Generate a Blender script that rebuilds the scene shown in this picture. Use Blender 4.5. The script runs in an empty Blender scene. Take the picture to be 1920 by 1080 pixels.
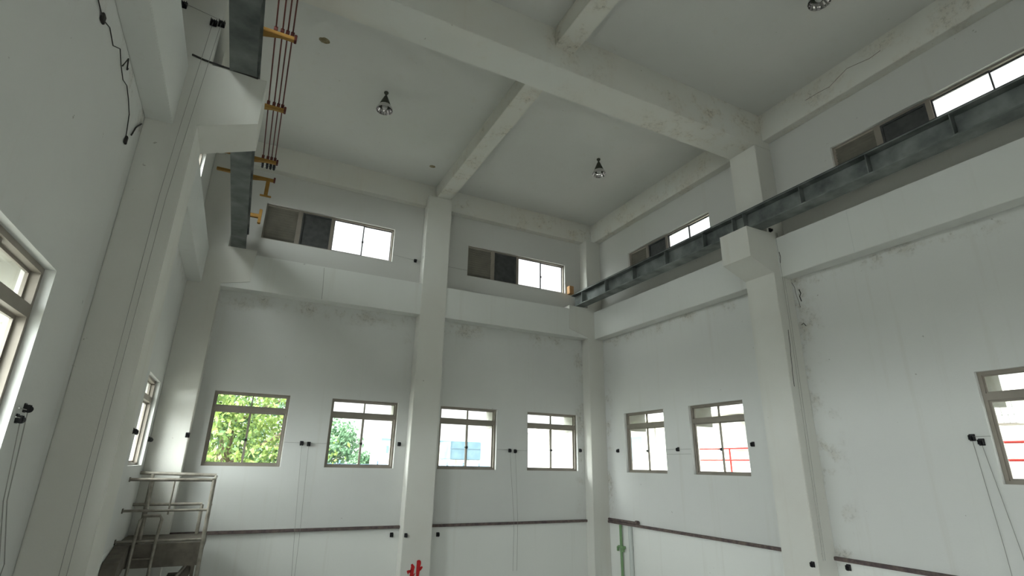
import bpy, bmesh, math, random
from mathutils import Vector, Matrix
C = bpy.context.scene
COL = C.collection
random.seed(7)

# ------------------------------------------------------------------ camera, sky, exposure
EYE = 4.5                                   # eye height above the hall floor
YAW, PITCH, ROLL, FPX = -.4630, .3267, .0194, 980.9
fw = Vector((-math.sin(YAW)*math.cos(PITCH), math.cos(YAW)*math.cos(PITCH), math.sin(PITCH)))
rt = Vector((math.cos(YAW), math.sin(YAW), 0)); up = rt.cross(fw)
r2 = rt*math.cos(ROLL) + up*math.sin(ROLL); u2 = up*math.cos(ROLL) - rt*math.sin(ROLL)
cam = bpy.data.cameras.new('camera'); camo = bpy.data.objects.new('camera', cam); COL.objects.link(camo)
cam.sensor_width = 36; cam.lens = 36*FPX/1920; cam.clip_end = 500; cam.clip_start = .05
camo.matrix_world = Matrix(((r2.x, u2.x, -fw.x, 0), (r2.y, u2.y, -fw.y, 0), (r2.z, u2.z, -fw.z, EYE), (0, 0, 0, 1)))
C.camera = camo
C.view_settings.view_transform = 'Standard'; C.view_settings.look = 'None'
C.view_settings.gamma = 1; C.view_settings.use_curve_mapping = False
C.view_settings.exposure = 1.12

SKY, GLOW = 1.0, 15.0                        # thin cloud, brightest where the sun stands behind it
world = bpy.data.worlds.new('overcast_sky'); C.world = world; world.use_nodes = True
wn = world.node_tree; wn.nodes.clear()
wo = wn.nodes.new('ShaderNodeOutputWorld'); wb = wn.nodes.new('ShaderNodeBackground')
tc = wn.nodes.new('ShaderNodeTexCoord'); sep = wn.nodes.new('ShaderNodeSeparateXYZ'); rmp = wn.nodes.new('ShaderNodeValToRGB')
wn.links.new(tc.outputs['Generated'], sep.inputs[0]); wn.links.new(sep.outputs['Z'], rmp.inputs[0])
rmp.color_ramp.elements[0].position = 0; rmp.color_ramp.elements[0].color = (.90, .95, .95, 1)
rmp.color_ramp.elements[1].position = .8; rmp.color_ramp.elements[1].color = (.95, 1, .99, 1)
wn.links.new(rmp.outputs[0], wb.inputs[0])
dt = wn.nodes.new('ShaderNodeVectorMath'); dt.operation = 'DOT_PRODUCT'; dt.inputs[1].default_value = Vector((-.78, -.26, .50)).normalized()
wn.links.new(tc.outputs['Generated'], dt.inputs[0])
mr = wn.nodes.new('ShaderNodeMapRange'); wn.links.new(dt.outputs['Value'], mr.inputs[0]); mr.interpolation_type = 'SMOOTHSTEP'
for i, q in enumerate((.35, 1, SKY, SKY*GLOW)): mr.inputs[i+1].default_value = q
wn.links.new(mr.outputs[0], wb.inputs[1])
wn.links.new(wb.outputs[0], wo.inputs[0])
sun = bpy.data.lights.new('sun', 'SUN'); sun.energy = 1.6; sun.angle = math.radians(12); sun.color = (1, .97, .9)
suno = bpy.data.objects.new('sun', sun); COL.objects.link(suno); suno.location = (-20, 0, 30)
suno.rotation_euler = Vector((-.76, -.10, .64)).to_track_quat('Z', 'Y').to_euler()

def portal(loc, w, h, inward):
    l = bpy.data.lights.new('sky_portal', 'AREA'); l.shape = 'RECTANGLE'; l.size = w; l.size_y = h
    l.cycles.is_portal = True
    o = bpy.data.objects.new('sky_portal', l); COL.objects.link(o); o.location = loc
    z = -Vector(inward)
    y = Vector((0, 0, 1)) if abs(z.z) < .9 else Vector((0, 1, 0)); x = y.cross(z).normalized()
    o.matrix_world = Matrix.Translation(loc) @ Matrix((x, y, z)).transposed().to_4x4()

# ------------------------------------------------------------------ hall dimensions (metres, z above the hall floor)
XL, XR, YB, YF = -1.39, 8.70, 12.0, -6.0
ZC = 6.89 + EYE                              # ceiling slab
T = .20                                      # wall thickness
YC1, YC2 = 5.84, 6.457                       # near column line
PITCHY = 5.9
COLS = [(YC1 - k*PITCHY, YC2 - k*PITCHY) for k in (0, 1)]
CP = .465                                    # column projection
MB = (3.355 + EYE, 4.128 + EYE)              # mid beam bottom / top
KT, KB, KS = 4.22 + EYE, 3.63 + EYE, 3.41 + EYE   # corbel top, bottom, foot of slope
KE = 1.03
HG, HB, HR = 6.125 + EYE, 6.53 + EYE, 6.287 + EYE
WB_, WT_ = -.113 + EYE, 1.303 + EYE          # lower window sill / head
UB_, UT_ = 4.667 + EYE, 5.532 + EYE          # upper window sill / head
ZL = -1.28 + EYE                             # ledge

# ------------------------------------------------------------------ materials
def mat(name, col, rough=.8, metal=0, spec=.3):
    m = bpy.data.materials.new(name); m.use_nodes = True
    b = m.node_tree.nodes['Principled BSDF']
    b.inputs['Base Color'].default_value = (*col, 1); b.inputs['Roughness'].default_value = rough
    b.inputs['Metallic'].default_value = metal; b.inputs['Specular IOR Level'].default_value = spec
    return m
def N(m, t, **k):
    n = m.node_tree.nodes.new(t)
    for a, v in k.items():
        if a in n.inputs: n.inputs[a].default_value = v
        else: setattr(n, a, v)
    return n
def noisy(name, c1, c2, scale=4, rough=.8, metal=0, detail=6, lo=.35, hi=.65, bump=0, spec=.3):
    m = mat(name, c1, rough, metal, spec); t = m.node_tree; b = t.nodes['Principled BSDF']
    g = N(m, 'ShaderNodeNewGeometry'); n = N(m, 'ShaderNodeTexNoise'); n.inputs['Scale'].default_value = scale; n.inputs['Detail'].default_value = detail
    r = N(m, 'ShaderNodeValToRGB'); r.color_ramp.elements[0].position = lo; r.color_ramp.elements[1].position = hi
    r.color_ramp.elements[0].color = (*c1, 1); r.color_ramp.elements[1].color = (*c2, 1)
    t.links.new(g.outputs['Position'], n.inputs['Vector']); t.links.new(n.outputs['Fac'], r.inputs[0]); t.links.new(r.outputs[0], b.inputs['Base Color'])
    if bump:
        bp = N(m, 'ShaderNodeBump'); bp.inputs['Strength'].default_value = bump; t.links.new(n.outputs['Fac'], bp.inputs['Height']); t.links.new(bp.outputs[0], b.inputs['Normal'])
    return m
def paint(name, base, tint, dirt, stains=(), low=False):
    """old white wall paint: broad tonal patches, faint vertical runs, sparse specks, mould near given lines (axis, value, width, zlo, zhi)"""
    m = mat(name, base, .75, 0, .25); t = m.node_tree; L = t.links.new; b = t.nodes['Principled BSDF']
    g = N(m, 'ShaderNodeNewGeometry')
    def mix(fac, a, c):
        x = N(m, 'ShaderNodeMix', data_type='RGBA'); L(fac, x.inputs[0])
        if isinstance(a, tuple): x.inputs[6].default_value = (*a, 1)
        else: L(a, x.inputs[6])
        x.inputs[7].default_value = (*c, 1); return x.outputs[2]
    def math_(op, a, c, clamp=False):
        x = N(m, 'ShaderNodeMath', operation=op, use_clamp=clamp)
        for i, v in enumerate((a, c)):
            if isinstance(v, (int, float)): x.inputs[i].default_value = v
            else: L(v, x.inputs[i])
        return x.outputs[0]
    def noise(scale, vec=None, detail=5, rough=.6):
        n = N(m, 'ShaderNodeTexNoise'); n.inputs['Scale'].default_value = scale; n.inputs['Detail'].default_value = detail; n.inputs['Roughness'].default_value = rough
        L(vec or g.outputs['Position'], n.inputs['Vector']); return n.outputs['Fac']
    def rng(v, lo, hi, a=0, c=1):
        x = N(m, 'ShaderNodeMapRange'); L(v, x.inputs[0])
        for i, q in enumerate((lo, hi, a, c)): x.inputs[i+1].default_value = q
        return x.outputs[0]
    col = mix(rng(noise(.55), .35, .7), base, tint)
    if low:                                   # fresher, whiter paint below the ledge
        sz = N(m, 'ShaderNodeSeparateXYZ'); L(g.outputs['Position'], sz.inputs[0])
        col = mix(rng(sz.outputs[2], ZL-.01, ZL+.01, 1, 0), col, (.74, .75, .72))
        col = mix(rng(sz.outputs[2], MB[1]-.01, MB[1]+.01, 0, 1), col, (.55, .55, .525))   # shade above the tie beams, painted in as a darker wall tone
    mp = N(m, 'ShaderNodeMapping'); mp.inputs['Scale'].default_value = (5, 5, .22); L(g.outputs['Position'], mp.inputs[0])
    col = mix(rng(noise(1.0, mp.outputs[0]), .58, .8, 0, .22), col, dirt)
    sp = rng(noise(9, detail=3), .735, .76, 0, .5)
    col = mix(sp, col, tuple(.35*v for v in dirt))
    if stains:
        s = N(m, 'ShaderNodeSeparateXYZ'); L(g.outputs['Position'], s.inputs[0])
        tot = None
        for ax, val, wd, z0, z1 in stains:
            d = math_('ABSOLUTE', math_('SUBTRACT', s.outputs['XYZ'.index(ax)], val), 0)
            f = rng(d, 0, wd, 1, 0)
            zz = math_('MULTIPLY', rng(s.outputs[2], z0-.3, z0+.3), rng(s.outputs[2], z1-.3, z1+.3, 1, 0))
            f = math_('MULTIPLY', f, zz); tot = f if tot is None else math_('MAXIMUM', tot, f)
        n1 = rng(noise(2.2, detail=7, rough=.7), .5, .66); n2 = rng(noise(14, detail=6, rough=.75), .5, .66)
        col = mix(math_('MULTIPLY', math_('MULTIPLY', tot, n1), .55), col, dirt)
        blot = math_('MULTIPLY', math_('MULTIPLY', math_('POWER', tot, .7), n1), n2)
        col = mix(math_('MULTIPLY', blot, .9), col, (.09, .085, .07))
    L(col, b.inputs['Base Color'])
    bp = N(m, 'ShaderNodeBump'); bp.inputs['Strength'].default_value = .12; bp.inputs['Distance'].default_value = .01
    L(noise(30, detail=3), bp.inputs['Height']); L(bp.outputs[0], b.inputs['Normal'])
    return m
WHITE = (.63, .638, .615); DIRT = (.44, .40, .32)
M = {}
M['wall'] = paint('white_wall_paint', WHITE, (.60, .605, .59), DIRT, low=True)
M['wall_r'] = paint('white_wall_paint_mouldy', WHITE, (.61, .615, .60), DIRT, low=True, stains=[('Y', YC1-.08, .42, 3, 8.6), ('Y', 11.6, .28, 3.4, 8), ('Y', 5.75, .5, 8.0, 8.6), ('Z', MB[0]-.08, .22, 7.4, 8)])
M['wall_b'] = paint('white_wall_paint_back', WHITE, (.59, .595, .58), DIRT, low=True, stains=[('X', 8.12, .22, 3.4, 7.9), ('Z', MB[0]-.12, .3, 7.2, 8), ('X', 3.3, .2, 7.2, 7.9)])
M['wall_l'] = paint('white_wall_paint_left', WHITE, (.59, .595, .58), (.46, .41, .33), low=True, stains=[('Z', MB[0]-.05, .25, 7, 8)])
M['column'] = paint('white_column_paint', (.64, .64, .60), (.60, .59, .545), (.48, .43, .34), [])
M['beam'] = paint('white_beam_paint', (.62, .625, .59), (.62, .60, .54), (.53, .46, .35), [('X', 7.4, 2.2, 10.3, 11.5), ('X', 4.0, .9, 10.8, 11.5)])
M['tie'] = paint('white_tie_beam_paint', (.68, .69, .665), (.65, .66, .63), DIRT)  # lighter than the walls: light caught by the beam fronts, put into the colour
M['ceiling'] = paint('white_ceiling_paint', (.59, .595, .57), (.57, .57, .545), (.50, .45, .36))
M['concrete'] = noisy('worn_concrete', (.27, .27, .255), (.34, .34, .325), 2, .85)
M['ledge'] = noisy('dusty_brown_ledge', (.085, .065, .07), (.16, .125, .11), 12, .9)
M['frame'] = noisy('taupe_aluminium', (.235, .21, .18), (.28, .25, .215), 3, .5, .25)
M['darkframe'] = mat('dark_seal', (.05, .05, .055), .6)
M['louver'] = noisy('grey_brown_louver', (.115, .11, .09), (.15, .14, .115), 5, .7)
M['mesh'] = noisy('dark_screen', (.05, .052, .052), (.075, .077, .075), 8, .8)
M['steel'] = noisy('green_grey_steel', (.085, .097, .095), (.24, .26, .25), 3.0, .55, .35, lo=.3, hi=.7, bump=.05)
M['railtop'] = mat('dark_rail_steel', (.05, .05, .055), .5, .5)
M['yellow'] = noisy('ochre_paint', (.30, .16, .035), (.38, .21, .05), 9, .6)
M['copper'] = noisy('red_brown_conductor', (.10, .032, .028), (.16, .05, .04), 7, .5, .2)
M['black'] = mat('black_plastic', (.018, .018, .02), .5)
M['cord'] = mat('grey_cord', (.30, .30, .28), .8)
M['wire'] = mat('dark_wire', (.03, .028, .025), .7)
M['green'] = noisy('green_pipe_paint', (.16, .27, .13), (.20, .33, .17), 6, .55)
M['greypipe'] = mat('pale_grey_pipe', (.52, .55, .53), .6)
M['railing'] = noisy('grey_brown_railing_paint', (.21, .19, .16), (.31, .29, .25), 10, .5, .3)
M['deck'] = noisy('rusty_brown_deck', (.10, .09, .075), (.16, .14, .115), 6, .8)
M['red'] = noisy('red_painted_character', (.42, .012, .015), (.50, .02, .02), 20, .7)
M['wood'] = noisy('orange_wood', (.42, .23, .10), (.50, .29, .13), 8, .7)
M['lampgrey'] = mat('lamp_housing', (.055, .06, .045), .5, .3)
M['chrome'] = mat('lamp_reflector', (.62, .60, .60), .12, 1)
M['bulb'] = mat('bulb_glass', (.42, .42, .40), .12, 0, .6)
M['leaf'] = noisy('leaf_green', (.03, .09, .03), (.27, .36, .08), 1.6, .55)
M['leaf2'] = noisy('leaf_green_pale', (.04, .11, .05), (.13, .22, .12), 1.2, .55)
M['bark'] = noisy('bark', (.10, .075, .05), (.17, .13, .09), 8, .9)
M['ground'] = noisy('yard_ground', (.24, .24, .22), (.32, .32, .29), .6, .9)
M['cream'] = noisy('cream_render', (.55, .53, .46), (.62, .60, .53), 1.4, .85)
M['paleblue'] = noisy('pale_blue_sheet', (.07, .12, .15), (.10, .155, .185), 2, .6)
M['hood'] = noisy('weathered_hood_concrete', (.26, .255, .22), (.34, .335, .30), 3, .85)
M['redrail'] = mat('red_railing_paint', (.45, .025, .02), .5)
M['bluegrey'] = mat('blue_grey_window', (.10, .15, .20), .3)
def glass():
    m = bpy.data.materials.new('window_glass'); m.use_nodes = True; t = m.node_tree; t.nodes.clear()
    o = t.nodes.new('ShaderNodeOutputMaterial'); mx = t.nodes.new('ShaderNodeMixShader'); tr = t.nodes.new('ShaderNodeBsdfTransparent'); gl = t.nodes.new('ShaderNodeBsdfGlossy')
    tr.inputs[0].default_value = (.95, .96, .95, 1); gl.inputs['Roughness'].default_value = .03
    lw = t.nodes.new('ShaderNodeLayerWeight'); lw.inputs[0].default_value = .5; pw = t.nodes.new('ShaderNodeMath'); pw.operation = 'POWER'; pw.inputs[1].default_value = 5; fr = t.nodes.new('ShaderNodeMapRange'); fr.inputs[3].default_value = .03; fr.inputs[4].default_value = .6
    t.links.new(lw.outputs['Facing'], pw.inputs[0]); t.links.new(pw.outputs[0], fr.inputs[0])
    t.links.new(fr.outputs[0], mx.inputs[0]); t.links.new(tr.outputs[0], mx.inputs[1]); t.links.new(gl.outputs[0], mx.inputs[2]); t.links.new(mx.outputs[0], o.inputs[0])
    return m
M['glass'] = glass()

# ------------------------------------------------------------------ helpers
def obj(name, bm, m, parent=None, loc=None, smooth=False):
    me = bpy.data.meshes.new(name); bmesh.ops.recalc_face_normals(bm, faces=bm.faces[:]); bm.to_mesh(me); bm.free()
    if smooth:
        for p in me.polygons: p.use_smooth = True
    me.materials.append(m); o = bpy.data.objects.new(name, me); COL.objects.link(o)
    if parent: o.parent = parent
    if loc: o.location = loc
    return o
def BM(): return bmesh.new()
def box(bm, a, b, bev=0):
    x0, x1 = sorted((a[0], b[0])); y0, y1 = sorted((a[1], b[1])); z0, z1 = sorted((a[2], b[2]))
    v = [bm.verts.new(p) for p in ((x0,y0,z0),(x1,y0,z0),(x1,y1,z0),(x0,y1,z0),(x0,y0,z1),(x1,y0,z1),(x1,y1,z1),(x0,y1,z1))]
    f = [bm.faces.new([v[i] for i in q]) for q in ((3,2,1,0),(4,5,6,7),(0,1,5,4),(1,2,6,5),(2,3,7,6),(3,0,4,7))]
    if bev:
        es = list({e for q in f for e in q.edges}); bmesh.ops.bevel(bm, geom=es, offset=bev, segments=2, affect='EDGES')
    return bm
def prism(bm, pts, axis, a, b):
    """polygon pts in the other two axes (cyclic order) extruded along axis from a to b"""
    def P(p, t): return {'X': (t, p[0], p[1]), 'Y': (p[0], t, p[1]), 'Z': (p[0], p[1], t)}[axis]
    v0 = [bm.verts.new(P(p, a)) for p in pts]; v1 = [bm.verts.new(P(p, b)) for p in pts]
    n = len(pts); bm.faces.new(v0); bm.faces.new(v1[::-1])
    for i in range(n): bm.faces.new((v0[i], v0[(i+1) % n], v1[(i+1) % n], v1[i]))
    return bm
def tube(bm, pts, r, seg=8, closed_ends=True):
    pts = [Vector(p) for p in pts]; rings = []
    for i, p in enumerate(pts):
        d = (pts[min(i+1, len(pts)-1)] - pts[max(i-1, 0)]).normalized()
        a = d.cross(Vector((0, 0, 1)) if abs(d.z) < .9 else Vector((1, 0, 0))).normalized(); b = d.cross(a)
        rings.append([bm.verts.new(p + (a*math.cos(t) + b*math.sin(t))*r) for t in [2*math.pi*k/seg for k in range(seg)]])
    for s, e in zip(rings, rings[1:]):
        for k in range(seg): bm.faces.new((s[k], s[(k+1) % seg], e[(k+1) % seg], e[k]))
    if closed_ends: bm.faces.new(rings[0][::-1]); bm.faces.new(rings[-1])
    return bm
def lathe(bm, prof, seg=28, cap=False):
    rings = [[bm.verts.new((r*math.cos(2*math.pi*k/seg), r*math.sin(2*math.pi*k/seg), z)) for k in range(seg)] for r, z in prof]
    for s, e in zip(rings, rings[1:]):
        for k in range(seg): bm.faces.new((s[k], s[(k+1) % seg], e[(k+1) % seg], e[k]))
    if cap: bm.faces.new(rings[0][::-1]); bm.faces.new(rings[-1])
    return bm
def tag(o, label=None, cat=None, group=None, kind=None):
    if label: o['label'] = label
    if cat: o['category'] = cat
    if group: o['group'] = group
    if kind: o['kind'] = kind
    return o
def empty(name, loc=(0, 0, 0), rz=0):
    o = bpy.data.objects.new(name, None); COL.objects.link(o); o.location = loc; o.rotation_euler = (0, 0, rz); o.empty_display_size = .1
    return o
def dup(o, parent=None):
    c = o.copy(); COL.objects.link(c); c.parent = parent
    for ch in list(o.children): dup(ch, c)
    return c
def struct(name, bm, m, label=None, cat=None): return tag(obj(name, bm, m), label, cat, None, 'structure')

# ------------------------------------------------------------------ walls with openings
def wall(name, axis, plane, out, a0, a1, z0, z1, holes, m, label):
    """axis: direction the wall runs along; holes: (a0,a1,z0,z1)"""
    bm = BM(); A = sorted({a0, a1, *[h[0] for h in holes], *[h[1] for h in holes]}); Z = sorted({z0, z1, *[h[2] for h in holes], *[h[3] for h in holes]})
    na, nz = len(A)-1, len(Z)-1
    solid = [[not any(h[0] < (A[i]+A[i+1])/2 < h[1] and h[2] < (Z[j]+Z[j+1])/2 < h[3] for h in holes) for j in range(nz)] for i in range(na)]
    cache = {}
    def V(i, j, s):
        k = (i, j, s)
        if k not in cache:
            q = plane + (out*T if s else 0); cache[k] = bm.verts.new((A[i], q, Z[j]) if axis == 'X' else (q, A[i], Z[j]))
        return cache[k]
    S = lambda i, j: 0 <= i < na and 0 <= j < nz and solid[i][j]
    for i in range(na):
        for j in range(nz):
            if not solid[i][j]: continue
            for s in (0, 1): bm.faces.new((V(i,j,s), V(i+1,j,s), V(i+1,j+1,s), V(i,j+1,s)))
            if not S(i-1, j): bm.faces.new((V(i,j,0), V(i,j+1,0), V(i,j+1,1), V(i,j,1)))
            if not S(i+1, j): bm.faces.new((V(i+1,j,0), V(i+1,j+1,0), V(i+1,j+1,1), V(i+1,j,1)))
            if not S(i, j-1): bm.faces.new((V(i,j,0), V(i+1,j,0), V(i+1,j,1), V(i,j,1)))
            if not S(i, j+1): bm.faces.new((V(i,j+1,0), V(i+1,j+1,0), V(i+1,j+1,1), V(i,j+1,1)))
    return struct(name, bm, m, label, 'wall')
LB = [(-.533, .864), (1.709, 3.158), (4.173, 5.648), (6.499, 8.003)]       # lower back windows
UBK = [(-.237, 2.690), (4.673, 7.688)]                                     # upper back windows
LR = [(9.477, 10.905), (7.251, 8.688), (2.06, 3.473), (-.1, 1.3), (-2.9, -1.5), (-5.2, -3.8)]
UR = [(7.55, 10.405), (1.65, 4.701), (-4.25, -1.3)]
LL = [(9.95, 11.36), (7.3, 8.7), (3.36, 4.78), (1.0, 2.4), (-2.9, -1.5), (-5.2, -3.8)]
UL = [(7.55, 10.405), (1.65, 4.701), (-4.25, -1.3)]
H = lambda ls, z0, z1: [(a, b, z0, z1) for a, b in ls]
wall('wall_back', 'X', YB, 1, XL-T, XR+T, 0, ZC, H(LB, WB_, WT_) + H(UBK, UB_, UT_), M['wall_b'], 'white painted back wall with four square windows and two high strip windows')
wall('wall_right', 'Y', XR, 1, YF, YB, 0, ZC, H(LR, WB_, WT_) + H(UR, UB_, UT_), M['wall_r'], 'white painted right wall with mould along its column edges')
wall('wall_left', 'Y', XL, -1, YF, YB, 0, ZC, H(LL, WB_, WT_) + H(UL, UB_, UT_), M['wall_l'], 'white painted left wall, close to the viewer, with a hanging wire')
DOOR = (2.0, 5.4, 0, 3.8)
wall('wall_front', 'X', YF, -1, XL-T, XR+T, 0, ZC, [DOOR], M['wall'], 'white painted end wall behind the viewer')
struct('floor', box(BM(), (XL-T, YF-T, -.2), (XR+T, YB+T, 0)), M['concrete'])
struct('ceiling', box(BM(), (XL-T, YF-T, ZC), (XR+T, YB+T, ZC+.2)), M['ceiling'], 'white painted concrete ceiling slab with faint water stains', 'ceiling')
portal((3.7, YF-.1, 1.9), 3.4, 3.8, (0, 1, 0))

# ------------------------------------------------------------------ columns, corbels, beams (structure)
def column(name, a, b, z0, z1, label):
    return struct(name, box(BM(), (a[0], a[1], z0), (b[0], b[1], z1), .008), M['column'], label, 'column')
column('concrete_column', (3.403, YB-.336), (4.030, YB), 0, HB, 'white square column in the middle of the back wall, red character at its foot')
column('concrete_column', (XL, YB-.336), (-.80, YB), 0, HR+.01, 'white corner column behind the guard railing where left and back walls meet')
column('concrete_column', (8.21, YB-.336), (XR, YB), 0, HR+.01, 'white corner column where back and right walls meet, stained with mould')
for k, (a, b) in enumerate(COLS):
    column('concrete_column', (XR-CP, a), (XR, b), 0, HG, 'white column on the right wall between the two window bays' if k == 0 else 'white column on the right wall beside the viewer')
    column('concrete_column', (XL, a), (XL+CP, b), 0, HG, 'near white column on the left wall with two long cords down its face' if k == 0 else 'white column on the left wall beside the viewer')
def corbel(side, a, b, label):
    s = 1 if side == 'L' else -1; w = XL if side == 'L' else XR
    pts = [(w+s*(CP-.01), KS), (w+s*KE, KB), (w+s*KE, KT), (w+s*(CP-.01), KT)]
    struct('corbel_beam', prism(BM(), pts, 'Y', a, b), M['column'], label, 'corbel')
for k, (a, b) in enumerate(COLS):
    corbel('L', a, b, 'white tapered corbel of the near left column, under the crane beam' if k == 0 else 'white corbel of the left column beside the viewer')
    corbel('R', a, b, 'white tapered corbel of the right wall column, under the crane beam' if k == 0 else 'white corbel of the right column beside the viewer')
struct('corbel_beam', prism(BM(), [(-.81, 3.40+EYE), (-.28, 3.52+EYE), (-.25, KT), (-.81, KT)], 'Y', YB-.336, YB-.01), M['column'], 'white corner corbel carrying the far end of the left crane beam', 'corbel')
struct('corbel_beam', prism(BM(), [(8.22, 3.38+EYE), (7.60, 3.56+EYE), (7.60, KT), (8.22, KT)], 'Y', YB-.336, YB-.01), M['column'], 'white corner corbel carrying the far end of the right crane beam', 'corbel')
def beam(a, b, label, m='beam'): return struct('concrete_beam', box(BM(), a, b, .006), M[m], label, 'beam')
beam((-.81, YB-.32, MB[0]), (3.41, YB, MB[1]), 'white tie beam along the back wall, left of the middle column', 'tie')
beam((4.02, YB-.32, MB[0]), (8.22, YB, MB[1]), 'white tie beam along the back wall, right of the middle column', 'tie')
PR = {'left': .25, 'right': .28}
for s, w, nm in ((1, XL, 'left'), (-1, XR, 'right')):
    q = sorted((w, w + s*PR[nm]))
    for (y0, y1, wh) in ((YC2-.01, YB-.33, 'beyond its corbel'), (COLS[1][1]-.01, YC1+.01, 'nearer the viewer than its corbel'), (YF, COLS[1][0]+.01, 'behind the viewer')):
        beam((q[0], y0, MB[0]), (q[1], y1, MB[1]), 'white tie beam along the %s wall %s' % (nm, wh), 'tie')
# ceiling beams
R_ = .197
beam((XL, YB-R_, HR), (XR, YB, ZC+.01), 'white edge beam where the back wall meets the ceiling')
beam((XL, YF, HR), (XL+R_, YB, ZC+.01), 'white edge beam where the left wall meets the ceiling')
beam((XR-R_, YF, HR), (XR, YB, ZC+.01), 'white edge beam where the right wall meets the ceiling, with a long crack')
for k, (a, b) in enumerate(COLS):
    beam((XL, a, HG), (XR, b, ZC+.01), 'deep white girder crossing the whole ceiling between the column heads' if k == 0 else 'deep white girder crossing the ceiling behind the viewer')
beam((3.62, YC2-.01, HB), (4.00, YB-.1, ZC+.01), 'white ceiling rib from the deep girder to the middle column')
beam((3.62, COLS[1][1]-.01, HB), (4.00, YC1+.01, ZC+.01), 'white ceiling rib on the near side of the deep girder')
beam((3.62, YF, HB), (4.00, COLS[1][0]+.01, ZC+.01), 'white ceiling rib behind the viewer')

# ------------------------------------------------------------------ windows
nwin = [0]
def frame_rect(bm, x0, x1, z0, z1, t, y0, y1):
    box(bm, (x0, y0, z0), (x0+t, y1, z1)); box(bm, (x1-t, y0, z0), (x1, y1, z1))
    box(bm, (x0+t, y0, z0), (x1-t, y1, z0+t)); box(bm, (x0+t, y0, z1-t), (x1-t, y1, z1))
def place(kind, a, b, z):
    """local x runs left to right as seen from inside, local y points outdoors"""
    if kind == 'B': return (a, YB, z), 0
    if kind == 'R': return (XR, b, z), -math.pi/2
    return (XL, a, z), math.pi/2
def lower_window(kind, a, b, label, tilt=0):
    nwin[0] += 1; w = b-a; h = WT_-WB_; loc, rz = place(kind, a, b, WB_)
    e = tag(empty('window_%d' % nwin[0], loc, rz), label, 'window', None, 'structure')
    y0, y1 = .07, .16; f = .042
    bm = BM(); frame_rect(bm, 0, w, 0, h, f, y0, y1)
    zt0, zt1 = h*.735, h*.80
    box(bm, (f, y0, zt0), (w-f, y1, zt1)); obj('window_frame', bm, M['frame'], e)
    c = w*.5
    # two sliding sashes below, two small lights above
    for (x0, x1, yy) in ((f, c+.02, .10), (c-.02, w-f, .13)):
        bm = BM(); frame_rect(bm, x0, x1, f, zt0, .028, yy, yy+.022); s = obj('sash', bm, M['frame'], e)
        obj('pane', box(BM(), (x0+.028, yy+.009, f+.028), (x1-.028, yy+.013, zt0-.028)), M['glass'], s)
    for (x0, x1, yy) in ((f, c+.012, .10), (c-.012, w-f, .13)):
        bm = BM(); frame_rect(bm, x0, x1, zt1, h-f, .020, yy, yy+.02); s = obj('transom_sash', bm, M['frame'], e)
        obj('pane', box(BM(), (x0+.02, yy+.008, zt1+.02), (x1-.02, yy+.012, h-f-.02)), M['glass'], s)
    bm = BM(); box(bm, (c-.022, .06, h*.33), (c+.022, .10, h*.37), .006); box(bm, (c-.07, .055, h*.345), (c+.02, .07, h*.355)); obj('latch', bm, M['black'], e)
    portal({'B': ((a+b)/2, YB+T+.02, WB_+h/2), 'R': (XR+T+.02, (a+b)/2, WB_+h/2), 'L': (XL-T-.02, (a+b)/2, WB_+h/2)}[kind], w, h, {'B': (0, -1, 0), 'R': (-1, 0, 0), 'L': (1, 0, 0)}[kind])
    return e
def upper_window(kind, a, b, label):
    nwin[0] += 1; w = b-a; h = UT_-UB_; loc, rz = place(kind, a, b, UB_)
    e = tag(empty('window_%d' % nwin[0], loc, rz), label, 'window', None, 'structure')
    y0, y1 = .06, .15; f = .035; q = w/4
    bm = BM(); frame_rect(bm, 0, w, 0, h, f, y0, y1); box(bm, (q-.05, y0, f), (q+.05, y1, h-f)); box(bm, (2*q-.04, y0, f), (2*q+.03, y1, h-f)); obj('window_frame', bm, M['frame'], e)
    bm = BM(); n = 13
    for i in range(n):
        z = f + (h-2*f)*(i+.5)/n
        prism(bm, [(.085, z+.036), (.145, z-.038), (.145, z-.030), (.085, z+.044)], 'X', f, q-.05)
    obj('louver', bm, M['louver'], e)
    bm = BM(); frame_rect(bm, q+.05, 2*q-.04, f, h-f, .03, .07, .10)
    obj('screen_frame', bm, M['mesh'], e); 
    bm = BM(); box(bm, (q+.08, .10, f+.03), (2*q-.07, .112, h-f-.03)); obj('screen', bm, M['mesh'], e)
    for (x0, x1, yy) in ((2*q+.03, 3*q+.012, .09), (3*q-.012, w-f, .115)):
        bm = BM(); frame_rect(bm, x0, x1, f, h-f, .018, yy, yy+.02); s = obj('sash', bm, M['darkframe'], e)
        obj('pane', box(BM(), (x0+.018, yy+.008, f+.018), (x1-.018, yy+.012, h-f-.018)), M['glass'], s)
    obj('latch', box(BM(), (3*q-.025, .07, h*.42), (3*q+.02, .09, h*.48), .004), M['black'], e)
    portal({'B': (a+.75*w, YB+T+.02, UB_+h/2), 'R': (XR+T+.02, b-.75*w, UB_+h/2), 'L': (XL-T-.02, a+.75*w, UB_+h/2)}[kind], w/2, h, {'B': (0, -1, 0), 'R': (-1, 0, 0), 'L': (1, 0, 0)}[kind])
    return e
lb = ['square window in the back wall filled with green foliage, leftmost of four', 'square window just left of the middle column, a tree low in its left half', 'square window just right of the middle column, a blue-grey tank outside', 'square window in the back wall nearest the right corner, bright white outside']
for (a, b), l in zip(LB, lb): lower_window('B', a, b, l)
rl = ['narrow-looking square window on the right wall nearest the corner column', 'square window on the right wall with red railings outside, left of the column', 'square window at the right edge of the view, beyond the column'] + ['square window on the right wall behind the viewer']*3
for i, ((a, b), l) in enumerate(zip(LR, rl)):
    e = lower_window('R', a, b, l)
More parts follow.
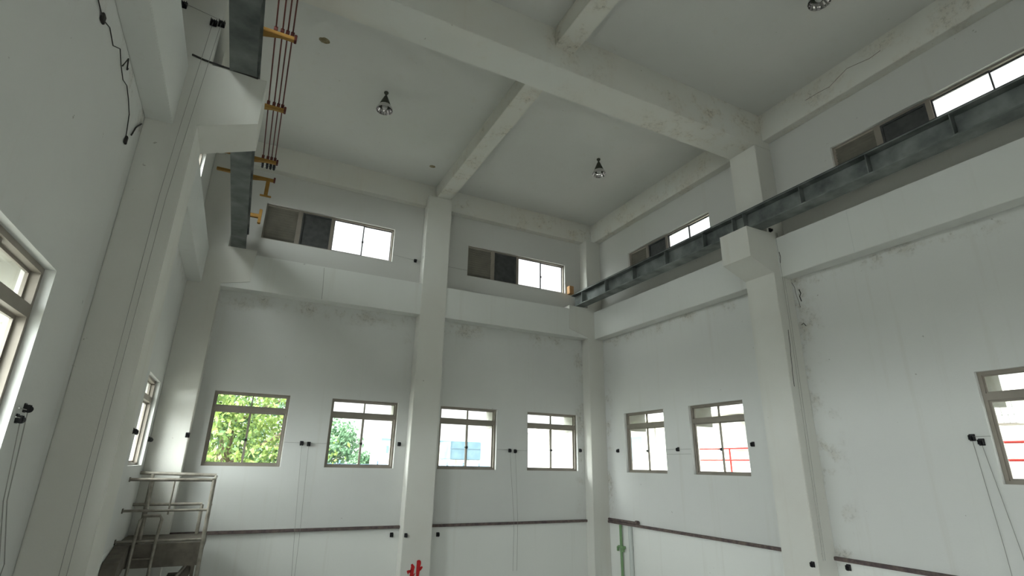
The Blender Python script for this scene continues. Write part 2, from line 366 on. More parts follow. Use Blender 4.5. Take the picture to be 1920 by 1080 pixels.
ll = ['square window on the left wall above the guard railing', 'square window on the left wall hidden behind the near column', 'square window at the left edge of the view, closest to the viewer'] + ['square window on the left wall behind the viewer']*3
for (a, b), l in zip(LL, ll): lower_window('L', a, b, l)
for (a, b), l in zip(UBK, ['high strip window in the back wall left of the middle column, half louvred', 'high strip window in the back wall right of the middle column, half louvred']): upper_window('B', a, b, l)
for (a, b), l in zip(UR, ['high strip window on the right wall above the crane beam, beyond the column', 'high strip window on the right wall above the crane beam at the right edge of view', 'high strip window on the right wall behind the viewer']): upper_window('R', a, b, l)
for (a, b), l in zip(UL, ['high strip window on the left wall, a sliver seen under the corbel', 'high strip window on the left wall near the viewer', 'high strip window on the left wall behind the viewer']): upper_window('L', a, b, l)

# ------------------------------------------------------------------ brown ledge strips
def ledge(a, b, label): tag(obj('ledge_strip', box(BM(), a, b, .006), M['ledge']), label, 'ledge', 'brown ledges round the walls')
ledge((-.80, YB-.07, ZL-.035), (3.403, YB, ZL+.02), 'thin dirty brown ledge on the back wall, left of the middle column')
ledge((4.03, YB-.07, ZL-.035), (8.21, YB, ZL+.02), 'thin dirty brown ledge on the back wall, right of the middle column')
ledge((XR-.07, YC2, ZL-.035), (XR, YB-.336, ZL+.02), 'thin dirty brown ledge on the right wall, between corner and column')
ledge((XR-.07, 1.0, ZL-.035), (XR, YC1, ZL+.02), 'thin dirty brown ledge on the right wall, nearer than the column')

# ------------------------------------------------------------------ crane beams
def crane_beam(xc, hand, label, y_end):
    e = tag(empty('crane_beam', (xc, 0, KT)), label, 'crane beam')
    fb = .14; hh = .364; y0 = YF+.3
    bm = BM(); box(bm, (-fb, y0, 0), (fb, y_end, .022)); obj('bottom_flange', bm, M['steel'], e)
    bm = BM(); box(bm, (-.008, y0, .022), (.008, y_end, hh-.022)); obj('web', bm, M['steel'], e)
    bm = BM(); box(bm, (-fb, y0, hh-.022), (fb, y_end, hh)); obj('top_flange', bm, M['steel'], e)
    s = -1 if hand == 'R' else 1
    ys = [11.35, 10.3, 9.2, 8.1, 7.0, 6.25, 6.0, 4.85, 3.75, 2.65, 1.5, .35, -.8]
    for y in ys:
        if y > y_end-.1: continue
        bm = BM(); box(bm, (s*.008, y-.006, .022), (s*(fb-.012), y+.006, hh-.022)); obj('stiffener', bm, M['steel'], e)
    bm = BM(); prism(bm, [(-.035, hh), (.035, hh), (.03, hh+.02), (.012, hh+.03), (.012, hh+.05), (.025, hh+.06), (.025, hh+.08), (-.025, hh+.08), (-.025, hh+.06), (-.012, hh+.05), (-.012, hh+.03), (-.03, hh+.02)], 'Y', y0, y_end-.05)
    obj('running_rail', bm, M['railtop'], e)
    for y in (11.55, 6.15):
        for sx in (-1, 1): obj('bolt', lathe(BM(), [(.02, 0), (.02, .03), (.012, .04)], 8, True), M['railtop'], e, (sx*.09, y, .022))
    return e
crane_beam(7.936, 'R', 'long green-grey steel crane beam running along the right wall on corbels', YB-.12)
crane_beam(-.61, 'L', 'green-grey steel crane beam at the upper left, resting on the near corbel', YB-.30)
# wooden stop and small box at the far right end, ochre stop at the far left end
tag(obj('wooden_block', box(BM(), (7.66, 11.72, KT+.37), (7.80, 11.86, KT+.60), .006), M['wood']), 'orange wooden block standing on the far end of the right crane beam', 'block')
bs = tag(empty('buffer_stop', (-.40, 11.5, KT+.72)), 'ochre T-shaped buffer stop beside the high left strip window', 'buffer stop')
obj('stop_arm', box(BM(), (-.16, -.04, -.04), (.06, .04, .04), .01), M['yellow'], bs)
obj('stop_plate', box(BM(), (.05, -.05, -.16), (.11, .05, .16), .01), M['yellow'], bs)
obj('stop_post', box(BM(), (-.20, -.04, -.37), (-.12, .04, .05), .01), M['yellow'], bs)

# ------------------------------------------------------------------ conductor bars on ochre brackets
ZB = 4.62 + EYE
cx = [-.335, -.268, -.215, -.165]
for i, x in enumerate(cx):
    e = tag(empty('conductor_bar', (x*1.05, 0, ZB+.055)), ['red-brown conductor line nearest the left crane beam', 'second red-brown conductor line from the left crane beam', 'third red-brown conductor line from the left crane beam', 'outermost red-brown conductor line, farthest from the left crane beam'][i], 'conductor line', 'four conductor lines beside the left crane beam')
    obj('line', tube(BM(), [(0, -5, 0), (0, 8.75, 0)], .0085, 8), M['copper'], e)
    bm = BM(); 
    for k, (r, y) in enumerate(((.012, 0), (.032, .02), (.018, .05), (.036, .075), (.018, .11), (.03, .13), (.01, .16))): pass
    lathe(bm, [(.012, 0), (.024, .03), (.015, .06), (.025, .09), (.015, .12), (.022, .15), (.010, .19)], 14, True)
    o = obj('insulator', bm, M['black'], e, (0, 8.62, 0)); o.rotation_euler = (-math.pi/2, 0, 0)
    for y in (.2, 2.5, 4.0, 5.45, 6.9, 8.41):
        obj('clamp', box(BM(), (-.02, y-.02, -.05), (.02, y+.02, .012), .004), M['copper'], e)
def bracket(y, x0, label):
    e = tag(empty('line_bracket', (0, y, ZB)), label, 'bracket', 'ochre brackets holding the conductor lines')
    obj('arm', box(BM(), (x0, -.03, -.045), (-.13, .03, 0), .006), M['yellow'], e)
    bm = BM(); prism(bm, [(-.60, -.03), (-.14, -.03), (-.60, .12)], 'Z', -.05, -.042); obj('gusset', bm, M['yellow'], e)
    obj('end_clip', box(BM(), (-.15, -.035, -.05), (-.12, .035, .03), .005), M['copper'], e)
    if y == 9.05:
        obj('hanger', box(BM(), (-.26, .03, -.30), (-.20, .06, 0), .006), M['yellow'], e); obj('hanger_foot', box(BM(), (-.32, .03, -.33), (-.14, .06, -.30), .006), M['yellow'], e)
bracket(8.41, -1.02, 'ochre bracket behind the near corbel tip, second from the line ends')
bracket(9.05, -1.02, 'ochre bracket just past the insulated ends of the lines')
bracket(6.9, -.66, 'ochre bracket above the near corbel')
bracket(5.45, -.66, 'ochre bracket highest in view, in front of the corbel')
bracket(4.0, -.66, 'ochre bracket nearest the viewer'); bracket(2.5, -.66, 'ochre bracket behind the viewer'); bracket(.2, -.66, 'ochre bracket farthest behind the viewer')

# ------------------------------------------------------------------ bell lamps
def lamp(x, y, ztop, label, first=[None]):
    if first[0] is None:
        e = empty('bell_lamp'); first[0] = e
        obj('canopy', lathe(BM(), [(.042, 0), (.045, -.02), (.038, -.035), (.02, -.045), (.018, -.09)], 20, True), M['lampgrey'], e, smooth=True)
        obj('shade', lathe(BM(), [(.018, -.085), (.03, -.10), (.055, -.16), (.085, -.235), (.118, -.325), (.113, -.325), (.08, -.235), (.05, -.16), (.02, -.11)], 28), M['lampgrey'], e, smooth=True)
        bm = BM(); n = 32; prof = [(.118, -.32), (.135, -.35), (.150, -.385), (.158, -.42), (.153, -.42), (.145, -.385), (.13, -.35), (.112, -.32)]
        rings = [[bm.verts.new((r*(1+.03*(k % 2))*math.cos(2*math.pi*k/n), r*(1+.03*(k % 2))*math.sin(2*math.pi*k/n), z)) for k in range(n)] for r, z in prof]
        for a_, b_ in zip(rings, rings[1:]):
            for k in range(n): bm.faces.new((a_[k], a_[(k+1) % n], b_[(k+1) % n], b_[k]))
        obj('reflector', bm, M['chrome'], e)
        obj('bulb', lathe(BM(), [(.02, -.20), (.03, -.24), (.05, -.30), (.055, -.34), (.048, -.375), (.028, -.40), (.002, -.408)], 20), M['bulb'], e, smooth=True)
    else: e = dup(first[0])
    e.location = (x, y, ztop); tag(e, label, 'lamp', 'bell lamps hanging from the ceiling')
lamp(1.53, 8.75, ZC, 'chrome-rimmed bell lamp on the ceiling, left of the centre rib')
lamp(6.56, 8.70, ZC, 'chrome-rimmed bell lamp on the ceiling, right of the centre rib')
lamp(6.55, 3.27, ZC, 'bell lamp cut off by the top edge of the view')
lamp(1.49, 2.9, ZC, 'bell lamp out of view above the viewer')

# ------------------------------------------------------------------ pulleys and cords of the window gear
def rotz(kind): return {'B': 0, 'R': -math.pi/2, 'L': math.pi/2}[kind]
pul0 = []
def pulley(kind, p, label, s=1):
    if not pul0:
        e = empty('cord_pulley'); pul0.append(e)
        bm = BM(); box(bm, (-.035, -.012, -.045), (.035, 0, .045), .004); box(bm, (-.03, -.05, -.03), (-.024, -.01, .03)); box(bm, (.024, -.05, -.03), (.03, -.01, .03)); obj('pulley_bracket', bm, M['black'], e)
        o = obj('wheel', lathe(BM(), [(.034, -.010), (.022, -.002), (.022, .002), (.034, .010)], 16, True), M['black'], e, (0, -.04, -.012)); o.rotation_euler = (0, math.pi/2, 0)
    else: e = dup(pul0[0])
    e.location = (p[0], p[1], p[2]+EYE); e.rotation_euler = (0, 0, rotz(kind)); e.scale = (s, s, s)
    tag(e, label, 'pulley', 'small black cord pulleys')
def cord(pts, label, r=.0035, m='cord'): tag(obj('pull_cord', tube(BM(), [(a, b, c+EYE) for a, b, c in pts], r, 6), M[m]), label, 'cord', 'window pull cords')
yb = YB
for x, z, l in ((-.66, .42, 'black pulley left of the foliage window'), (1.21, .35, 'left pulley of the pair between the two left back windows'), (1.35, .34, 'right pulley of the pair between the two left back windows'),
                (3.25, .40, 'black pulley between a back window and the middle column'), (6.01, .34, 'left pulley of the pair between the two right back windows'), (6.16, .33, 'right pulley of the pair between the two right back windows'),
                (8.07, .40, 'black pulley right of the last back window'), (3.27, 4.80, 'black pulley beside the middle column at high window level'), (3.25, -1.44, 'black pulley below the ledge, left of the middle column'), (4.28, -1.47, 'black pulley below the ledge, right of the middle column')):
    if x == -.66: pulley('B', (x-.16+.0, yb-.336, z), l)
    else: pulley('B', (x, yb, z), l)
pulley('B', (3.46, YB-.336, -1.42), 'black pulley on the left edge of the middle column foot', .9)
pulley('L', (3.403, YB-.2, 4.85), 'black pulley on the side of the middle column up high', .8)
for y, z, l in ((11.19, .40, 'black pulley left of the window nearest the right corner'), (9.08, .40, 'black pulley between the two windows of the right wall'), (7.12, .46, 'black pulley right of the red railing window'),
                (3.67, .46, 'upper pulley of the pair beside the right edge window'), (3.58, .40, 'lower pulley of the pair beside the right edge window')):
    pulley('R', (XR, y, z), l)
pulley('R', (XR, 5.66, -1.39), 'black pulley under the ledge end, right of the right wall column')
pulley('R', (XR-CP, 5.92, -1.36), 'black pulley low on the face of the right wall column', .9)
pulley('L', (XL, 4.985, .325), 'upper pulley of the pair beside the left edge window', .72); pulley('L', (XL, 4.895, .245), 'lower pulley of the pair beside the left edge window', .72)
pulley('L', (XL, 9.70, .38), 'black pulley left of the window above the guard railing'); pulley('L', (XL, 11.5, .32), 'black pulley right of the window above the guard railing')
pulley('B', (-1.01, YC1, 4.78), 'left pulley of the pair high on the near left column'); pulley('B', (-.93, YC1, 4.80), 'right pulley of the pair high on the near left column')
pulley('B', (-1.33, YC1, 4.89), 'black pulley high in the corner of the near left column')
c_ = .025
cord([(1.21, yb-c_, .34), (1.30, yb-c_-.06, -1.27), (1.37, yb-.03, -2.2)], 'left of two cords down the back wall between the left windows')
cord([(1.35, yb-c_, .33), (1.40, yb-c_-.06, -1.27), (1.42, yb-.03, -2.2)], 'right of two cords down the back wall between the left windows')
cord([(6.01, yb-c_, .33), (6.12, yb-.085, -1.27), (6.14, yb-.03, -2.3)], 'left of two cords down the back wall between the right windows')
cord([(6.16, yb-c_, .32), (6.22, yb-.085, -1.27), (6.24, yb-.03, -2.3)], 'right of two cords down the back wall between the right windows')
cord([(.87, yb-c_, .36), (1.20, yb-c_, .36)], 'cord from the foliage window to the left pulley'); cord([(1.36, yb-c_, .36), (1.70, yb-c_, .36)], 'cord from the right pulley to the second back window')
cord([(5.66, yb-c_, .36), (6.0, yb-c_, .36)], 'cord from the third back window to its pulley'); cord([(6.17, yb-c_, .35), (6.49, yb-c_, .35)], 'cord from the pulley to the fourth back window')
cord([(XR-c_, 9.48, .40), (XR-c_, 8.69, .40)], 'cord across the gap between the two right wall windows'); cord([(XR-c_, 9.48, .30), (XR-c_, 8.69, .30)], 'lower cord across the gap between the two right wall windows')
cord([(2.70, yb-c_, 4.84), (3.40, yb-c_, 4.80)], 'cord from the high left strip window to the middle column'); cord([(4.04, yb-c_, 4.80), (4.67, yb-c_, 4.80)], 'cord from the middle column to the high right strip window')
cord([(XR-c_, 3.67, .46), (XR-c_, 3.62, -.9), (XR-c_, 3.6, -2.2)], 'left of two cords on the right wall beside the right edge window'); cord([(XR-c_, 3.58, .40), (XR-c_, 3.46, -.9), (XR-c_, 3.42, -2.2)], 'right of two cords on the right wall beside the right edge window')
cord([(XR-c_, 3.67, .47), (XR-c_, 3.46, .47)], 'short cord from the upper pulley to the right edge window')
cord([(XL+c_, 4.985, .31), (XL+c_, 5.12, -.3), (XL+c_, 5.47, -.75), (XL+.05, 5.3, -1.0)], 'right of two cords hanging beside the left edge window'); cord([(XL+c_, 4.895, .23), (XL+c_, 5.05, -.3), (XL+c_, 5.40, -.8)], 'left of two cords hanging beside the left edge window')
cord([(XL+c_, 4.80, .31), (XL+c_, 4.95, .31)], 'short cord from the left edge window to its upper pulley'); cord([(XL+c_, 4.79, .25), (XL+c_, 4.88, .25)], 'short cord from the left edge window to its lower pulley')
cord([(-1.01, YC1-.05, 4.77), (-1.06, YC1-.05, 3.42), (-1.09, YC1-.03, 2.5), (-1.09, YC1-.03, .62), (-1.09, YC1-.03, -1.4)], 'left of two long cords down the near left column', .0026)
cord([(-.93, YC1-.05, 4.80), (-.99, YC1-.05, 3.42), (-1.03, YC1-.03, 2.5), (-1.04, YC1-.03, .62), (-1.04, YC1-.03, -1.4)], 'right of two long cords down the near left column', .0026)
cord([(-1.33, YC1-.04, 4.89), (-.93, YC1-.04, 4.82)], 'short cord across the head of the near left column', .0026)
pulley('B', (8.30, YC1, 4.27), 'black pulley at the top of the right wall column, under the crane beam', .9)
cord([(8.40, YC1-.03, 4.24), (8.42, YC1-.03, 3.36), (8.41, YC1-.03, 2.16), (8.36, YC1-.03, .3), (8.33, YC1-.03, -1.3)], 'left of two cords down the side of the right wall column', .003)
cord([(8.46, YC1-.03, 4.24), (8.47, YC1-.03, 3.36), (8.46, YC1-.03, 2.16), (8.42, YC1-.03, .3), (8.38, YC1-.03, -1.3)], 'right of two cords down the side of the right wall column', .003)
# loose wires
def wire(pts, r, label): return tag(obj('loose_wire', tube(BM(), pts, r, 6), M['wire']), label, 'wire')
w = tag(empty('hanging_wire', (XL+.012, 0, EYE)), 'thin broken black wire hanging on the left wall below the tie beam', 'wire')
obj('strand', tube(BM(), [(0, 3.5, 3.10), (0, 3.88, 3.08), (0, 4.08, 3.06), (0, 4.25, 3.13), (0, 4.42, 3.10), (.01, 4.55, 3.18), (0, 4.71, 3.14), (0, 4.86, 3.10), (0, 5.0, 3.14), (0, 5.14, 3.10), (0, 5.29, 3.03), (0, 5.40, 2.82)], .0042, 6), M['wire'], w)
obj('branch', tube(BM(), [(0, 5.53, 2.95), (.0, 5.6, 3.08), (0, 5.66, 3.14), (0, 5.75, 3.22)], .007, 6), M['wire'], w)
obj('branch', tube(BM(), [(0, 4.75, 3.16), (.01, 4.8, 3.28), (.01, 4.85, 3.20), (0, 4.9, 3.25)], .006, 6), M['wire'], w)
obj('knot', box(BM(), (-.008, 4.05, 3.03), (.012, 4.11, 3.10), .005), M['wire'], w)
obj('plug', box(BM(), (-.008, 5.385, 2.78), (.014, 5.425, 2.86), .005), M['wire'], w)
wire([(XL+.26, YC1-.012, 4.27+EYE), (-1.0, YC1-.012, 4.245+EYE), (-.85, YC1-.012, 4.235+EYE), (-.60, YC1-.012, 4.225+EYE), (-.45, YC1-.012, 4.215+EYE)], .011, 'black cable lying along the top edge of the near left corbel')
# pipes at the right corner
g = tag(empty('green_pipe', (XR-.06, 11.17, 0)), 'thin green pipe running down below the ledge at the right corner', 'pipe')
obj('pipe', tube(BM(), [(0, 0, ZL-.04), (0, 0, 0)], .032, 12), M['green'], g)
bm = BM(); box(bm, (-.03, -.11, -.03), (.05, .11, .02), .006); box(bm, (-.05, -.12, -.10), (.0, -.08, .0), .005); box(bm, (-.05, .08, -.10), (.0, .12, .0), .005); obj('pipe_clamp', bm, M['green'], g, (0, 0, 2.70))
g = tag(empty('grey_pipe', (XR-.04, 10.83, 0)), 'pale grey pipe beside the green pipe below the ledge', 'pipe')
obj('pipe', tube(BM(), [(0, 0, ZL-.04), (0, 0, 0)], .05, 12), M['greypipe'], g); obj('joint', tube(BM(), [(0, 0, 2.75), (0, 0, 2.64)], .056, 12), M['greypipe'], g)
g = tag(empty('dark_pipe', (XR-.06, 0, ZL+.055)), 'short dark capped pipe lying on the ledge at the right corner', 'pipe')
obj('pipe', tube(BM(), [(0, 11.62, 0), (0, 10.55, 0)], .03, 10), M['ledge'], g); obj('end_cap', tube(BM(), [(0, 10.58, .01), (0, 10.5, .01)], .045, 12), M['ledge'], g)

# ------------------------------------------------------------------ red character on the middle column (top strokes seen, the whole sign continues below)
def zi():
    bm = BM(); X0, Z0, y = 3.735, -1.93+EYE, YB-.338
    def stroke(pts):
        v0 = [bm.verts.new((X0+a, y-.004, Z0+b)) for a, b in pts]; v1 = [bm.verts.new((X0+a, y+.004, Z0+b)) for a, b in pts]
        bm.faces.new(v0); bm.faces.new(v1[::-1])
        for i in range(len(pts)): bm.faces.new((v0[i], v0[(i+1) % len(pts)], v1[(i+1) % len(pts)], v1[i]))
    stroke([(-.118, -.045), (-.085, -.03), (-.038, -.08), (-.032, -.10), (-.045, -.16), (-.050, -.30), (-.04, -.43), (-.11, -.41), (-.13, -.30), (-.12, -.15), (-.11, -.08)])
    stroke([(.004, .015), (.02, .03), (.06, .032), (.09, .01), (.097, -.03), (.088, -.09), (.065, -.30), (.09, -.36), (.17, -.36), (.19, -.28), (.215, -.30), (.21, -.40), (.15, -.43), (.05, -.42), (.02, -.37), (.005, -.20), (.005, -.05)])
    stroke([(.07, -.115), (.10, -.095), (.125, -.085), (.14, -.115), (.10, -.165), (.065, -.185)])
    stroke([(-.195, -.155), (-.16, -.145), (-.105, -.145), (-.105, -.19), (-.15, -.20), (-.165, -.225), (-.19, -.185)])
    stroke([(-.21, -.36), (-.11, -.30), (-.055, -.235), (-.01, -.20), (-.03, -.245), (-.08, -.31), (-.16, -.38), (-.20, -.40)])
    tag(obj('painted_character', bm, M['red']), 'red brush-painted character near the foot of the middle column', 'painted sign')
zi()

# ------------------------------------------------------------------ guard platform and stair in the left corner
RX0, RX1, RY0, RY1 = XL, -.22, 10.45, 11.45
ZD = -1.25+EYE
pf = tag(empty('stair_platform', (0, 0, 0)), 'small brown steel landing in the left corner', 'platform')
obj('deck_plate', box(BM(), (XL+.01, RY0, ZD-.02), (RX1+.02, YB-.35, ZD)), M['deck'], pf)
obj('fascia', box(BM(), (XL+.01, RY0-.012, ZD-.33), (RX1+.02, RY0, ZD+.0)), M['deck'], pf)
obj('fascia', box(BM(), (RX1+.01, RY0, ZD-.15), (RX1+.022, YB-.35, ZD)), M['deck'], pf)
for x in (RX1-.02, RX1-.10): obj('post', box(BM(), (x, RY0+.01, 0), (x+.05, RY0+.06, ZD-.02)), M['deck'], pf)
gr = tag(empty('guard_railing', (0, 0, 0)), 'grey tubular guard railing of three bars round the corner landing', 'railing')
def rail(name, pts, r=.022): return obj(name, tube(BM(), [(a, b, c+EYE) for a, b, c in pts], r, 10), M['railing'], gr)
rail('top_rail', [(XL, RY0, -.32), (RX1-.03, RY0, -.32), (RX1, RY0+.03, -.32), (RX1, RY1, -.29)], .026)
rail('middle_rail', [(XL, RY0, -.775), (RX1, RY0, -.775)], .02); rail('bottom_rail', [(XL, RY0, -1.21), (RX1, RY0, -1.21)], .02)
rail('middle_rail', [(RX1, RY0, -.775), (RX1, RY1, -.76)], .02)
rail('post', [(RX1, RY0, -.32), (RX1, RY0, -1.9)], .032)
rail('post', [(-1.08, RY0+.03, -.33), (-1.08, RY0+.03, -1.25)], .026); rail('post', [(-.80, RY0+.3, -.33), (-.80, RY0+.3, -.86)], .014)
rail('top_rail', [(XL, RY1, -.24), (RX1, RY1, -.27)], .03); rail('middle_rail', [(XL, RY1, -.75), (-.36, RY1, -.75)], .026)
rail('post', [(RX1-.14, RY1, -.76), (RX1-.14, RY1, -1.24)], .03); rail('post', [(-1.20, RY1, -.24), (-1.20, RY1, -1.24)], .03)
for z in (-.32, -.775, -1.21): obj('wall_plate', box(BM(), (XL, RY0-.04, z-.035+EYE), (XL+.012, RY0+.04, z+.035+EYE)), M['deck'], gr)
ld = tag(empty('access_ladder', (0, 0, 0)), 'brown ladder with a hooped top inside the corner guard railing', 'ladder')
bm = BM(); LY = RY0-.05
tube(bm, [(-1.17, LY, 0), (-1.14, LY, -1.2+EYE), (-1.12, LY, -.90+EYE), (-1.09, LY, -.845+EYE), (-.87, LY, -.845+EYE), (-.84, LY, -.90+EYE), (-.86, LY, -1.2+EYE), (-.90, LY, 0)], .024, 10); obj('stile', bm, M['railing'], ld)
for k in range(10): obj('rung', tube(BM(), [(-1.16, LY, .35+.3*k), (-.885, LY, .35+.3*k)], .012, 8), M['railing'], ld)
st = tag(empty('steel_stair', (0, 0, 0)), 'brown steel stair dropping from the corner landing', 'stairs')
# flight going down towards the near column along the left wall
bm = BM(); prism(bm, [(RY0, ZD-.0), (9.74, -1.39+EYE), (9.60, -1.62+EYE), (10.0, -1.62+EYE), (RY0, ZD-.28)], 'X', XL+.01, XL+.20); obj('stringer', bm, M['deck'], st)
for k in range(9):
    z = ZD - .30 - k*.25; x = -.30 - k*.12
    if x < XL+.2: break
    obj('tread', box(BM(), (x-.24, RY0+.12, z-.03), (x, 11.3, z)), M['deck'], st)
bm = BM(); tube(bm, [(-.26, RY0+.1, -1.38+EYE), (-.42, RY0+.1, -1.62+EYE), (-.95, RY0+.1, -2.45+EYE)], .024, 8); obj('handrail', bm, M['railing'], st)
bm = BM(); prism(bm, [(-.25, -1.55+EYE), (-.35, -1.52+EYE), (-1.3, -3.5+EYE), (-1.15, -3.6+EYE)], 'Y', RY0+.11, RY0+.13); obj('stringer', bm, M['deck'], st)

# ------------------------------------------------------------------ plaster cracks, ceiling stains
def crack(pts, label, m='wire', r=.004): tag(obj('plaster_crack', tube(BM(), pts, r, 4), M[m]), label, 'crack')
xx = XR-R_-.001
crack([(xx, 4.86, 6.59+EYE), (xx, 4.62, 6.585+EYE), (xx, 4.39, 6.56+EYE), (xx, 4.25, 6.62+EYE), (xx, 4.15, 6.66+EYE), (xx, 4.05, 6.70+EYE), (xx, 3.86, 6.66+EYE), (xx, 3.68, 6.62+EYE), (xx, 3.5, 6.64+EYE)], 'long wavy crack in the edge beam above the right strip window', 'ledge', .004)
xc = YC1-.0015
crack([(8.39, xc, 2.36+EYE), (8.375, xc, 2.2+EYE), (8.38, xc, 2.08+EYE), (8.35, xc, 1.9+EYE), (8.345, xc, 1.72+EYE), (8.325, xc, 1.58+EYE), (8.32, xc, 1.36+EYE)], 'dark jagged crack down the side of the right wall column', r=.006)
xw = XR-.0005
crack([(xw, 5.72, 3.13+EYE), (xw, 5.70, 3.05+EYE), (xw, 5.73, 3.0+EYE), (xw, 5.71, 2.9+EYE)], 'short black mark beside the right wall column, below the tie beam', r=.010)
crack([(xw, 5.84, 3.30+EYE), (xw, 5.80, 3.2+EYE), (xw, 5.79, 3.05+EYE), (xw, 5.76, 2.9+EYE), (xw, 5.75, 2.8+EYE)], 'thin curved crack beside the right wall column', r=.004)
crack([(xw, 5.78, 2.48+EYE), (xw, 5.74, 2.50+EYE), (xw, 5.70, 2.44+EYE)], 'small dark mark halfway down beside the right wall column', r=.007)
crack([(xw-.28, 5.80, 3.84+EYE), (xw-.28, 5.79, 3.74+EYE), (xw-.28, 5.81, 3.62+EYE)], 'small black mark on the tie beam beside the right wall column', r=.006)
crack([(xw-.28, 4.50, 4.10+EYE), (xw-.28, 4.50, 3.36+EYE)], 'faint vertical joint in the right tie beam', 'greypipe', r=.002)
crack([(1.13, YB-.321, 4.10+EYE), (1.16, YB-.321, 3.7+EYE), (1.17, YB-.321, 3.37+EYE)], 'faint vertical joint in the tie beam left of the middle column', 'concrete', r=.004)
def spot(x, y, r, label):
    bm = BM(); n = 18; v = [bm.verts.new((x+r*(1+.2*random.random())*math.cos(2*math.pi*k/n), y+r*(.75+.2*random.random())*math.sin(2*math.pi*k/n), ZC-.003)) for k in range(n)]
    bm.faces.new(v); tag(obj('ceiling_stain', bm, M['stain']), label, 'stain')
M['stain'] = noisy('brown_stain', (.16, .13, .07), (.30, .26, .17), 14, .9)
spot(.25, 7.93, .085, 'round brown stain on the ceiling near the conductor lines'); spot(3.20, 10.9, .07, 'small brown stain on the ceiling near the middle column head')

# ------------------------------------------------------------------ outdoors
tag(obj('yard', box(BM(), (-60, -60, -.6), (80, 90, -.25)), M['ground']), None, None, None, 'structure').name = 'ground'
def tree(x, y, h, r, n, label, m='leaf', z0=-.25, seed=1, low=.15, leaf=.16):
    rnd = random.Random(seed); e = tag(empty('leafy_tree', (x, y, z0)), label, 'tree', 'trees outside the windows')
    bm = BM(); tube(bm, [(0, 0, 0), (.1, .05, h*.3), (-.05, .1, h*.7)], .22, 8)
    for k in range(9):
        a = k*2.4; z = h*(.25+.06*k); tube(bm, [(0, 0, z), (r*.6*math.cos(a), r*.6*math.sin(a), z+r*.35)], .05, 6)
    obj('trunk', bm, M['bark'], e)
    bm = BM(); cl = []
    for k in range(70):
        while True:
            p = Vector((rnd.uniform(-1, 1), rnd.uniform(-1, 1), rnd.uniform(-1, 1)))
            if .15 < p.length < 1: break
        cl.append(Vector((p.x*r, p.y*r, h*(low+(1-low)*(p.z+1)/2))))
    for k in range(n):
        c = cl[rnd.randrange(len(cl))]; d = Vector((rnd.gauss(0, 1), rnd.gauss(0, 1), rnd.gauss(0, .8)))*r*.16; p = c+d
        s = leaf*rnd.uniform(.6, 1.3); a = Vector((rnd.gauss(0, 1), rnd.gauss(0, 1), rnd.gauss(0, .6))).normalized(); b = a.orthogonal().normalized()
        b.rotate(Matrix.Rotation(rnd.uniform(0, 6.3), 3, a)); c2 = a.cross(b)
        bm.faces.new([bm.verts.new(p+b*s), bm.verts.new(p+c2*s*.5), bm.verts.new(p-b*s), bm.verts.new(p-c2*s*.5)])
    obj('foliage', bm, M[m], e)
tree(-.3, 22, 8.2, 3.6, 17000, 'broad bright green tree filling the leftmost back window', seed=3, leaf=.10, low=.2)
tree(2.3, 36, 8.8, 2.9, 6000, 'darker tree behind the bright one, seen in the leftmost back window', 'leaf2', seed=4, leaf=.13)
tree(6.0, 44, 7.9, 2.3, 4200, 'tree low in the left half of the second back window', 'leaf2', seed=5, leaf=.16, low=.5)
tree(14.8, 72, 5.9, 1.9, 1800, 'far pale shrub beside the house in the second back window', 'leaf2', seed=8, leaf=.2, low=.6)
tree(28, 1.5, 8.5, 4.5, 5000, 'pale green tree outside the right edge window', 'leaf2', seed=9, leaf=.28)
hs = tag(empty('annex_house', (14.3, 60, 0)), 'white house with a flat roof at the right of the second back window', 'house')
obj('walls', box(BM(), (.2, 0, -.25), (8, 6, 6.85)), M['cream'], hs); obj('roof', box(BM(), (-.1, -.3, 6.85), (8.3, 6.3, 7.05)), M['bluegrey'], hs); obj('window', box(BM(), (.55, -.05, 5.5), (.85, .0, 6.3)), M['bluegrey'], hs)
tk = tag(empty('water_tank', (13.35, 33, 0)), 'blue-grey panelled tank outside the third back window', 'tank')
bm = BM(); box(bm, (-1.05, 0, 4.78), (1.05, 2.0, 5.90), .03); obj('tank_body', bm, M['paleblue'], tk)
bm = BM(); [box(bm, (x, -.03, 4.78), (x+.03, 0, 5.90)) for x in (-1.05, .05, 1.02)]; box(bm, (-1.05, -.03, 5.45), (1.05, 0, 5.48)); obj('panel_ribs', bm, M['bluegrey'], tk)
bm = BM(); [box(bm, (x, y, -.25), (x+.12, y+.12, 4.8)) for x in (-1.0, 0, .9) for y in (.05, 1.8)]; obj('tank_legs', bm, M['cream'], tk)
fn = tag(empty('yard_fence', (4, 30, 0)), 'low blue-grey fence along the yard behind the back windows', 'fence')
for z in (4.02, 4.36): obj('fence_rail', box(BM(), (0, 0, z), (12, .05, z+.06)), M['bluegrey'], fn)
for k in range(13): obj('fence_post', box(BM(), (k, 0, -.25), (k+.07, .08, 4.6)), M['bluegrey'], fn)

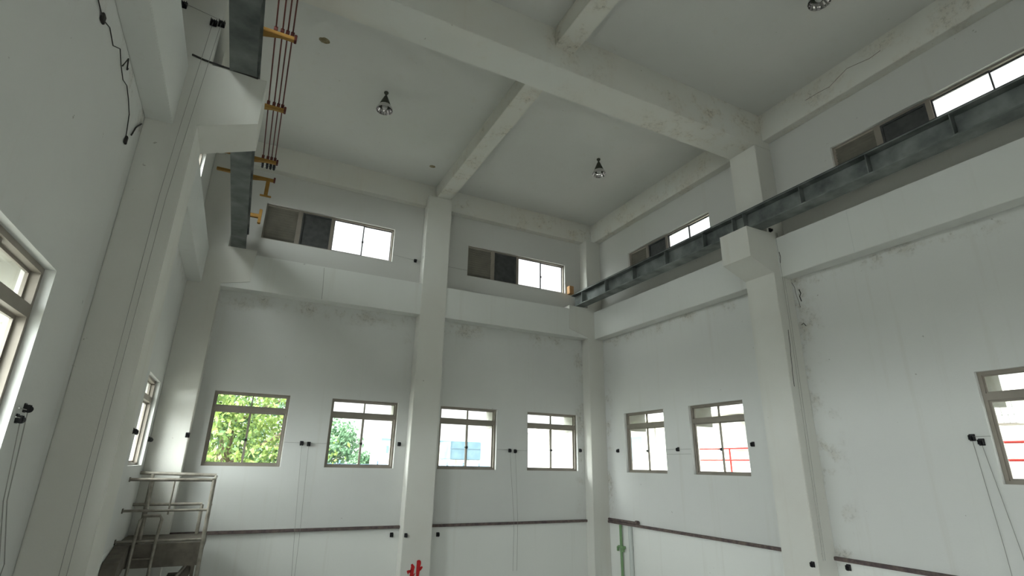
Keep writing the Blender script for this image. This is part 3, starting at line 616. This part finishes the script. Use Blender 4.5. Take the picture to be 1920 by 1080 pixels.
# neighbouring building on the right with its red-railed balcony
nb = tag(empty('neighbour_building', (23, 0, 0)), 'cream building across the lane outside the right wall windows', 'building')
obj('walls', box(BM(), (0, 9, -.25), (6, 42, 7.2)), M['cream'], nb)
obj('soffit', box(BM(), (-.9, 8.8, 7.2), (6.4, 42, 7.5)), M['cream'], nb)
obj('shutter_box', box(BM(), (-.45, 19.05, 5.45), (0, 20.0, 7.1)), M['concrete'], nb)
obj('drain_pipe', tube(BM(), [(-.12, 25.9, -.2), (-.12, 25.9, 7.2)], .09, 10), M['concrete'], nb)
obj('window', box(BM(), (-.04, 27.2, 4.9), (.0, 28.6, 6.4)), M['bluegrey'], nb)
slab = tag(obj('balcony', box(BM(), (12.9, .5, 3.85), (14.6, 14.5, 4.05)), M['cream']), 'cream concrete walkway slab behind the red railing', 'walkway')
rr = tag(empty('balcony_railing', (13.1, 0, 0)), 'red painted balcony railing outside the right wall windows', 'railing')
for z in (4.765, 5.09): obj('rail', tube(BM(), [(0, 1.5, z), (0, 12.75, z)], .025, 8), M['redrail'], rr)
for k in range(8): obj('post', tube(BM(), [(0, 1.5+1.44*k, 4.05), (0, 1.5+1.44*k, 5.09)], .028, 8), M['redrail'], rr)
# concrete sun hoods outside the lower windows: a top slab and two short side fins
def hood(kind, a, b, label):
    loc, rz = place(kind, a, b, WB_); w = b-a; h = WT_-WB_; bm = BM(); d = .5
    prism(bm, [(-.10, h-.42), (-.01, h-.42), (-.01, h+.02), (w+.01, h+.02), (w+.01, h-.42), (w+.10, h-.42), (w+.10, h+.12), (-.10, h+.12)], 'Y', T, T+d)
    o = obj('window_hood', bm, M['hood'], None, loc); o.rotation_euler = (0, 0, rz)
    tag(o, label, 'hood', 'concrete hoods outside the lower windows')
for (a, b), l in zip(LB, ('leftmost', 'second', 'third', 'fourth')): hood('B', a, b, 'concrete hood outside the %s back window, counted from the left' % l)
for (a, b), l in zip(LR[:3], ('window nearest the right corner', 'red railing window on the right wall', 'right edge window')): hood('R', a, b, 'concrete hood outside the ' + l)
for (a, b), l in zip(LL[:1]+LL[2:3], ('left wall window above the guard railing', 'left edge window')): hood('L', a, b, 'concrete hood outside the ' + l)
cg = tag(empty('grille_cage', (14.0, 5.1, 0)), 'small pale cage grille outside the right edge window', 'grille')
bm = BM()
for k in range(4): box(bm, (0, k*.1, 5.5), (.012, k*.1+.012, 6.0)); box(bm, (0, 0, 5.5+k*.16), (.012, .32, 5.512+k*.16))
obj('bars', bm, M['concrete'], cg); obj('tray', box(BM(), (-.02, -.02, 5.47), (.35, .34, 5.5)), M['frame'], cg)
bp = tag(obj('buttress', prism(BM(), [(5.5, 4.05), (4.6, 5.9), (3.6, 5.9), (3.6, 4.05)], 'X', 14.3, 14.5), M['concrete']), 'leaning grey buttress outside the right edge window', 'buttress')
